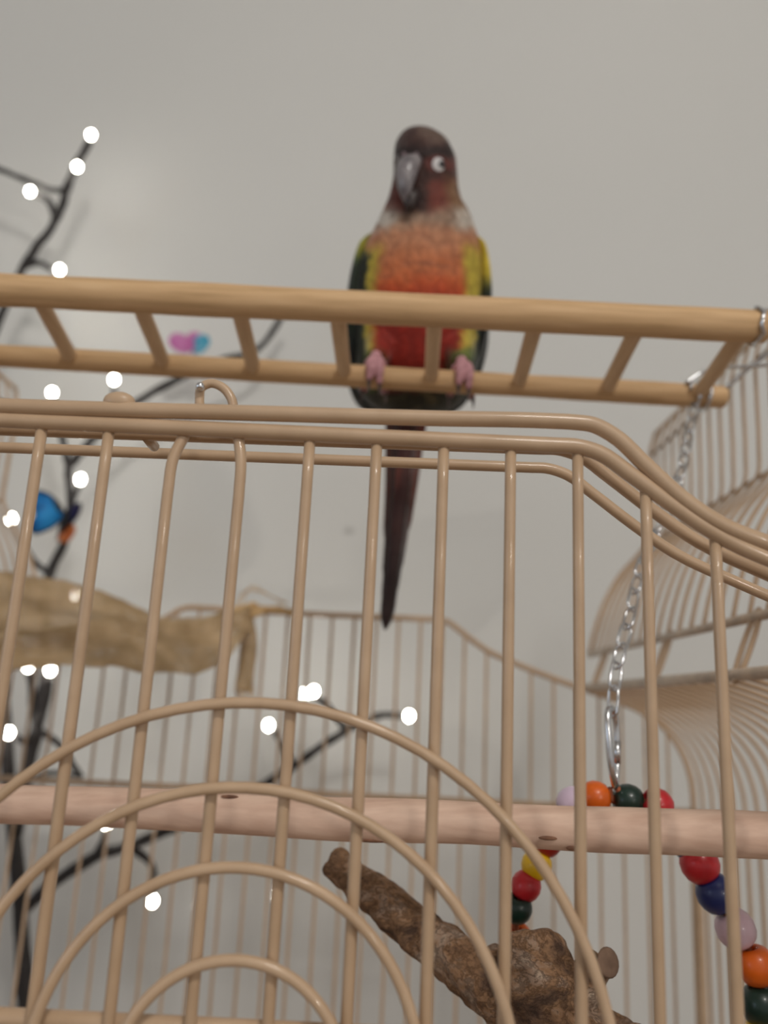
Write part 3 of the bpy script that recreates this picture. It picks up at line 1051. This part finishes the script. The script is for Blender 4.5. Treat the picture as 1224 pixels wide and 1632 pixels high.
bf = empty('butterfly_ornament', tuple(P(100, 830, .785)))
tag(bf, 'artificial butterfly with blue and orange wings clipped to the black twigs', 'butterfly')
part('body', MB().tube([P(118, 792, .783), P(110, 812, .782), P(100, 838, .781), P(92, 862, .783)], [.0008, .0030, .0034, .0012], 10), M['black'], bf)
wing('wing', [(104, 822), (92, 796), (74, 786), (60, 788), (56, 806), (62, 824), (55, 842), (62, 856), (76, 852), (90, 842)], (105, 822), .783, 'wingblue', bf, (-.4, 0), 'black')
wing('wing', [(108, 824), (116, 812), (128, 806), (138, 808), (134, 822), (124, 834), (110, 840)], (105, 822), .783, 'wingnavy', bf, (-.7, 0), 'black')
wing('wing', [(104, 842), (116, 836), (124, 842), (120, 858), (108, 868), (97, 862)], (102, 840), .784, 'wingorange', bf, (-.5, 0), None)
for dx in (-4, 5):
    part('antenna', MB().tube(crv([P(117, 794, .783), P(119 + dx, 784, .781), P(120 + dx * 2.2, 775, .78)], 4), .0004, 5), M['black'], bf)

bf2 = empty('butterfly_ornament', tuple(P(308, 552, .85)))
tag(bf2, 'small pink and turquoise artificial butterfly above the black twig', 'butterfly')
part('body', MB().tube([P(306, 534, .838), P(307, 548, .836), P(308, 568, .838)], [.0008, .0022, .0010], 8), M['wingpink'], bf2)
wing('wing', [(306, 548), (292, 536), (278, 538), (272, 550), (280, 562), (294, 566), (305, 562)], (306, 552), .838, 'wingpink', bf2, (-.5, 0), None)
wing('wing', [(307, 546), (318, 538), (332, 540), (338, 550), (330, 562), (318, 568), (308, 562)], (306, 552), .838, 'wingcyan', bf2, (-.5, 0), None)
wing('wing', [(296, 540), (306, 530), (318, 532), (326, 540), (308, 545)], (306, 545), .842, 'wingpink', bf2, (-.2, 0), None)

part('clip_wire', MB().tube(crv([P(308, 564, .838), P(311, 578, .836), P(316, 590, .833)], 4), .0007, 6), M['darksteel'], bf2)

# ------------------------------------------------------------------ the parrot
bird = empty('parrot', tuple(P(666, 598, .40)))
tag(bird, 'small green and red parrot with brown head perched on the wooden ladder', 'bird')

SEC = [  # centre x, y, half width px, depth ratio, distance of the axis
    (668, 212, 14, .9, .397), (669, 220, 32, .95, .397), (673, 234, 44, 1.0, .397), (677, 256, 50, 1.05, .397), (678, 282, 51, 1.05, .398), (677, 304, 54, 1.0, .400),
    (677, 326, 60, .95, .403), (679, 346, 71, .92, .406), (678, 366, 79, .90, .409), (676, 388, 88, .88, .412), (672, 412, 97, .86, .415), (670, 440, 102, .85, .417),
    (669, 470, 103, .84, .419), (667, 505, 103, .84, .421), (665, 540, 101, .84, .423), (663, 570, 98, .82, .425), (661, 600, 93, .80, .427), (658, 625, 86, .76, .430),
    (656, 642, 72, .72, .432), (655, 653, 52, .7, .433), (654, 660, 25, .7, .434)]
secs = []
for x, y, hw, dr, d in SEC:
    c_ = P(x, y, d)
    h = hw * mpp(c_)
    secs.append((c_, Vector((h, 0, 0)), Vector((0, h * dr, 0))))
bb = MB().loft(secs, 40)
# thighs reach forward to the rail
FEET = [(597, 586), (737, 595)]
foot_pos = []
for fx, fy in FEET:
    rail = on_line(LR0, LR1, fx)
    foot_pos.append(rail)
    hip = P(fx + (12 if fx < 660 else -10), 548, .412)
    knee = rail + Vector((0, .010, .014))
    bb.tube(crv([hip + Vector((0, .012, .006)), hip, knee], 6), lerp_list([.013, .0105, .0058], 13), 14)
body_me = remesh(bb, .0013, 5)


def srgb_mix(a, b, t):
    t = max(0, min(1, t))
    return tuple(p + (q - p) * t for p, q in zip(a, b))


def sm(a, b, x):
    t = max(0, min(1, (x - a) / (b - a)))
    return t * t * (3 - 2 * t)


def plum(co):
    """natural colouring of the bird plus painted belly shade, laid out on its body"""
    x, y = Q(co)
    nz = noise.noise(co * 260)
    nb = noise.noise(co * 110)
    y += 7 * nb + 4 * nz
    ax = 678 if y < 400 else 678 - (y - 400) * .085
    for (sx, sy, hw, dr, d), (sx2, sy2, hw2, _, d2) in zip(SEC, SEC[1:]):
        if sy <= y <= sy2 or (y < SEC[0][1] and sy == SEC[0][1]):
            t = max(0, (y - sy) / (sy2 - sy))
            ax, hw_, dd = sx + (sx2 - sx) * t, hw + (hw2 - hw) * t, d + (d2 - d) * t
            break
    else:
        ax, hw_, dd = 655, 60, .43
    u = (x - ax) / hw_ + .05 * nz
    behind = (co.y - dd) / (hw_ * .00033)
    # head
    head = srgb_mix((58, 38, 34), (38, 26, 25), sm(228, 238, y) * sm(256, 246, y) * .9)
    head = srgb_mix(head, (92, 74, 64), sm(232, 220, y) * sm(-.5, .2, u) * .8)
    head = srgb_mix(head, (104, 44, 38), sm(246, 256, y) * sm(275, 262, y) * sm(-.1, .1, u) * .6)
    head = srgb_mix(head, (98, 46, 36), sm(270, 300, y) * sm(-.1, .25, u))
    head = srgb_mix(head, (112, 84, 58), sm(268, 300, y) * sm(.45, .8, u) * .9)
    head = srgb_mix(head, (92, 42, 34), sm(270, 300, y) * sm(-.35, -.7, u) * .9)
    head = srgb_mix(head, (44, 28, 26), sm(285, 315, y) * (1 - sm(.12, .35, abs(u + .28))))
    # collar
    collar = srgb_mix((138, 114, 96), (172, 164, 154), sm(.45, .85, abs(u)))
    collar = srgb_mix(collar, (112, 88, 72), max(0, nz) * 1.2)
    breast = srgb_mix((166, 116, 86), (174, 100, 62), sm(375, 425, y))
    breast = srgb_mix(breast, (138, 84, 62), max(0, noise.noise(Vector((co.x * 120, co.y * 120, co.z * 420)))) * .9)
    belly = srgb_mix((168, 70, 32), (120, 27, 14), sm(445, 500, y))  # red belly; shade on its lower part is painted into the colour
    belly = srgb_mix(belly, (104, 20, 10), sm(560, 600, y) * .6)
    c = head
    c = srgb_mix(c, collar, sm(322, 345, y + 10 * (abs(u) - .5)))
    c = srgb_mix(c, breast, sm(352, 378, y + 6 * (1 - abs(u))))
    c = srgb_mix(c, belly, sm(425, 462, y))
    flank = srgb_mix((166, 148, 56), (108, 112, 48), sm(540, 580, y))
    flank = srgb_mix(flank, (60, 74, 34), sm(575, 610, y) * .7)
    c = srgb_mix(c, flank, sm(.60, .78, abs(u)) * sm(378, 412, y))
    c = srgb_mix(c, (66, 84, 40), sm(.40, .6, abs(u)) * sm(548, 570, y) * .8)
    c = srgb_mix(c, (30, 38, 28), sm(-.80, -.90, u) * sm(396, 412, y))
    c = srgb_mix(c, (36, 44, 28), sm(.90, .97, u) * sm(455, 490, y))
    # vent and under-tail
    vent = srgb_mix((40, 40, 28), (128, 118, 84), max(0, nb) * 1.2 * (1 - sm(.4, .8, abs(u))))
    c = srgb_mix(c, vent, sm(612, 632, y))
    # back
    bk = srgb_mix((60, 44, 38), (52, 92, 36), sm(330, 380, y))
    c = srgb_mix(c, bk, sm(.25, .6, behind))
    return c


def paint(me, fn, k=1.55):
    at = me.attributes.new('plumage_colour', 'FLOAT_COLOR', 'POINT')
    buf = []
    for v in me.vertices:
        buf += [*alb(*fn(v.co), k), 1.0]
    at.data.foreach_set('color', buf)


paint(body_me, plum, 1.3)
ob = obj('body', body_me, M['plumage'])
attach(ob, bird)
bvh = BVHTree.FromPolygons([v.co.copy() for v in body_me.vertices], [list(p.vertices) for p in body_me.polygons])


def on_body(x, y):
    d = P(x, y, 1).normalized()
    loc, nrm, _, _ = bvh.ray_cast(Vector((0, 0, 0)), d)
    return loc, nrm


# wings
M['wingfeather'] = plumage_mat('flight_feathers', 150, .4, .5)
for sgn in (-1, 1):
    path = [(-58, 384, .420, 2, .004), (-73, 398, .421, 6, .014), (-86, 424, .424, 10, .023), (-94, 468, .427, 13, .027), (-97, 506, .430, 14, .028), (-97, 545, .435, 14, .026), (-91, 588, .440, 14, .022),
            (-80, 622, .446, 13, .016), (-62, 643, .451, 12, .011), (-42, 656, .455, 8, .006)]
    ss = []
    for dx, y, d, t, dep in path:
        ax = 673 - (y - 388) * .055
        w = dx if sgn < 0 else -dx - 3
        if sgn > 0 and y > 520: w -= (y - 520) * .05
        c_ = P(ax + w, y, d)
        ss.append((c_, Vector((t * mpp(c_), -sgn * 0, 0)), Vector((sgn * -.003, dep, -.002))))
    # smooth the sections
    cc = crv([s[0] for s in ss], 4); uu = crv([s[1] for s in ss], 4); ww = crv([s[2] for s in ss], 4)
    me = MB().loft(list(zip(cc, uu, ww)), 24).mesh('wing')

    def wcol(co, sgn=sgn):
        x, y = Q(co)
        n_ = noise.noise(co * 200)
        base = srgb_mix((26, 34, 28), (16, 20, 22), sm(430, 520, y))
        base = srgb_mix(base, (52, 78, 34), max(0, n_) * .5 + sm(420, 395, y) * .7)
        base = srgb_mix(base, (24, 50, 70), sm(560, 600, y) * .35)
        front_ = co.y < (.412 + (y - 388) * .0001)
        if sgn > 0:
            base = srgb_mix(base, (170, 150, 44), sm(470, 430, y) * sm(.418, .408, co.y))
        else:
            base = srgb_mix(base, (150, 140, 44), sm(420, 395, y) * .7)
        return base
    paint(me, wcol)
    w = obj('wing', me, M['wingfeather'])
    attach(w, bird)
    # flight feathers lying along the outer side of the folded wing
    for k in range(5):
        f0, f1 = 10 + k, 30
        pts, wd = [], []
        for i in range(f0, min(len(cc), 36)):
            q = (i - f0) / (35 - f0)
            off = ww[i] * (.15 + .17 * k)
            pts.append(cc[i] + off + Vector((sgn * (uu[i].length * .75), 0, 0)))
            wd.append(.0042 * math.sin(PI * min(.97, .12 + q * .85)) + .0004)
        if len(pts) > 4:
            fe = MB().tube(pts, wd, 8, squash=.35).mesh('flight_feather')
            paint(fe, lambda co: srgb_mix((18, 26, 24), (26, 52, 66), max(0, noise.noise(co * 90))))
            obj('flight_feather', fe, M['wingfeather'], w)

# tail feathers
TP = [(652, 630, .438), (646, 690, .442), (641, 760, .446), (633, 840, .450), (624, 920, .454), (614, 1004, .457)]
for k, (off, ln, col_a, col_b) in enumerate([(-1.0, .70, (84, 42, 32), (60, 30, 26)), (1.0, .66, (104, 48, 34), (70, 34, 28)), (-.6, .84, (70, 36, 30), (48, 26, 24)), (.62, .82, (96, 44, 32), (58, 30, 26)),
                                             (-.25, .95, (58, 30, 26), (40, 24, 22)), (.3, .92, (84, 38, 30), (46, 26, 24)), (0, 1.0, (54, 28, 26), (36, 22, 20))]):
    c_ = crv([P(*p) for p in TP], 6)
    m_ = max(6, int(len(c_) * ln))
    c_ = c_[:m_]
    pts, rr = [], []
    for i, q in enumerate(c_):
        t = i / (m_ - 1)
        sp = 19 * (1 - .78 * i / (len(TP) * 6 - 6)) * mpp(q)
        pts.append(q + Vector((off * sp, .0012 * abs(off) * 2 + .0004 * k * 0, 0)))
        wdt = 17.5 * (1 - .36 * t) * mpp(q)
        end = min(1, (1 - t) / .10)
        rr.append(wdt * max(.12, math.sqrt(max(0, 1 - (1 - end) ** 2))))
    vs, fs = [], []
    for q, r_ in zip(pts, rr):
        vs += [q + Vector((-r_, .0012, 0)), q + Vector((-r_ * .5, .0001, 0)), q + Vector((0, -.0006, 0)), q + Vector((r_ * .5, .0001, 0)), q + Vector((r_, .0012, 0)),
               q + Vector((r_ * .5, .0012, 0)), q + Vector((-r_ * .5, .0012, 0))]
    for i in range(len(pts) - 1):
        for j in range(7):
            l = (j + 1) % 7
            fs.append([i * 7 + j, i * 7 + l, (i + 1) * 7 + l, (i + 1) * 7 + j])
    fs.append(list(range(7))); fs.append([(len(pts) - 1) * 7 + j for j in range(7)])
    fe = MB().add(vs, fs).mesh('tail_feather')
    paint(fe, lambda co, a=col_a, b=col_b: srgb_mix(srgb_mix(a, b, sm(760, 930, Q(co)[1])), (140, 70, 46), max(0, noise.noise(Vector((co.x * 500, co.y * 500, co.z * 30)))) * .7 * sm(880, 760, Q(co)[1])))
    attach(obj('tail_feather', fe, M['wingfeather']), bird)

# beak
M['beak'] = noise_mat('horn_beak', [(.3, alb(76, 72, 76)), (.55, alb(108, 103, 105)), (.75, alb(150, 146, 146))], nscale=110, rough=.3, spec=.5, coat=.3)
M['beakdark'] = noise_mat('dark_lower_beak', [(.3, alb(34, 28, 28)), (.7, alb(54, 46, 44))], nscale=110, rough=.4)
M['cere'] = noise_mat('cere_skin', [(.3, alb(84, 72, 76)), (.7, alb(104, 88, 92))], nscale=200, rough=.6)
b0, n0 = on_body(655, 256)
HF = Vector((-.36, -.93, 0)).normalized()
HS = Vector((HF.y, -HF.x, 0)) * -1
px = mpp(b0)
bk = []
for (sx, sy, fwd, wv, dv_) in [(655, 248, -6, 15, 10), (655, 254, 4, 18, 13), (654, 264, 13, 19, 15), (653, 277, 20, 18, 16), (652, 291, 23, 16, 14), (650, 304, 22, 12.5, 11),
                               (649, 315, 19, 8.5, 8), (649, 323, 15, 5, 5), (649, 329, 11, 1.5, 1.5)]:
    base = P(sx, sy, b0.y)
    bk.append((base + HF * (fwd * px) - HF * (8 * px), HS * (wv * px), (HF * .95 + Vector((0, 0, .3))) * (dv_ * px)))
part('upper_beak', MB().loft(list(zip(crv([q[0] for q in bk], 3), crv([q[1] for q in bk], 3), crv([q[2] for q in bk], 3))), 20), M['beak'], bird)
lb = [(P(657, 308, b0.y) + HF * (2 * px), HS * (13 * px), HF * (10 * px)), (P(656, 320, b0.y) + HF * (6 * px), HS * (12 * px), HF * (9 * px)), (P(655, 332, b0.y) + HF * (4 * px), HS * (7 * px), HF * (6 * px)),
      (P(655, 338, b0.y) + HF * (2 * px), HS * (2 * px), HF * (2 * px))]
part('lower_beak', MB().loft(lb, 16), M['beakdark'], bird)
for s in (-1, 1):
    part('nostril', MB().ball(P(655 + s * 10, 249, b0.y) + HF * (4 * px), (5 * px, 4 * px, 4 * px), 10, 8), M['cere'], bird)

# eyes: pale bare ring with a dark eye
M['eyering'] = noise_mat('white_eye_ring', [(.3, alb(150, 148, 150)), (.7, alb(178, 176, 176))], nscale=200, rough=.6)
M['eye'] = noise_mat('dark_eye', [(.3, (.012, .012, .016)), (.7, (.03, .028, .03))], nscale=100, rough=.12, coat=1.0)
for (x, y), rpx, (px2, py2) in [((699, 262), 11.0, (704, 262)), ((631, 251), 6, (630, 251))]:
    l, nrm = on_body(x, y)
    l2, nrm2 = on_body(px2, py2)
    q = nrm.to_track_quat('Z', 'Y').to_matrix()
    r_ = rpx * px
    part('eye_ring', MB().ball(l - nrm * .0004, (r_ * 1.0, r_ * 1.12, r_ * .24), 20, 12, q), M['eyering'], bird)
    part('eye', MB().ball(l2 + nrm2 * (r_ * .10), (r_ * .55, r_ * .55, r_ * .26), 16, 10, nrm2.to_track_quat('Z', 'Y').to_matrix()), M['eye'], bird)

# feet gripping the rail
M['foot'] = noise_mat('pink_foot_skin', [(.3, alb(144, 104, 110)), (.7, alb(172, 128, 134))], nscale=400, rough=.7, bump=.4, bdist=.0004)
M['claw'] = noise_mat('dark_claw', [(.3, alb(52, 44, 42)), (.7, alb(84, 72, 68))], nscale=200, rough=.4)
for fi, rail in enumerate(foot_pos):
    fm = MB()
    rr = .0060
    ank = rail + Vector((0, .005, .0120))
    fm.tube(crv([ank + Vector((0, .006, .006)), ank, rail + Vector((0, .001, rr + .0026))], 4), lerp_list([.0032, .0030, .0034], 9), 10)
    fm.ball(rail + Vector((0, 0, rr + .0020)), (.0046, .0042, .0030), 12, 8)
    tips = []
    for dx, endang, lx in ((-.0016, -24, -.0008), (.0017, -36, .0010), (-.0026, 215, -.003), (.0026, 225, .003)):
        a0 = 90
        pts, rd = [], []
        steps = 9
        for i in range(steps):
            t = i / (steps - 1)
            # angle measured from the front (-Y) going up over the top
            ang = R(90 + (endang - 90) * t) if endang < 90 else R(90 + (endang - 90) * t)
            pts.append(rail + Vector((dx + lx * t, -math.cos(ang) * (rr + .0020), math.sin(ang) * (rr + .0020))))
            rd.append(.0028 - .0008 * t + .0003 * math.sin(t * 12))
        fm.tube(pts, rd, 10)
        fm.ball(pts[-1], rd[-1], 8, 6)
        tips.append((pts[-1], (pts[-1] - pts[-2]).normalized()))
    foot = obj('foot', remesh(fm, .0006, 2), M['foot'])
    attach(foot, bird)
    for p, t in tips:
        e = p + t * .0034 + Vector((0, .0006, -.0040))
        MB().tube(crv([p - t * .0005, p + t * .0026, e], 4), lerp_list([.0013, .0010, .0002], 9), 8).build('claw', M['claw'], foot)
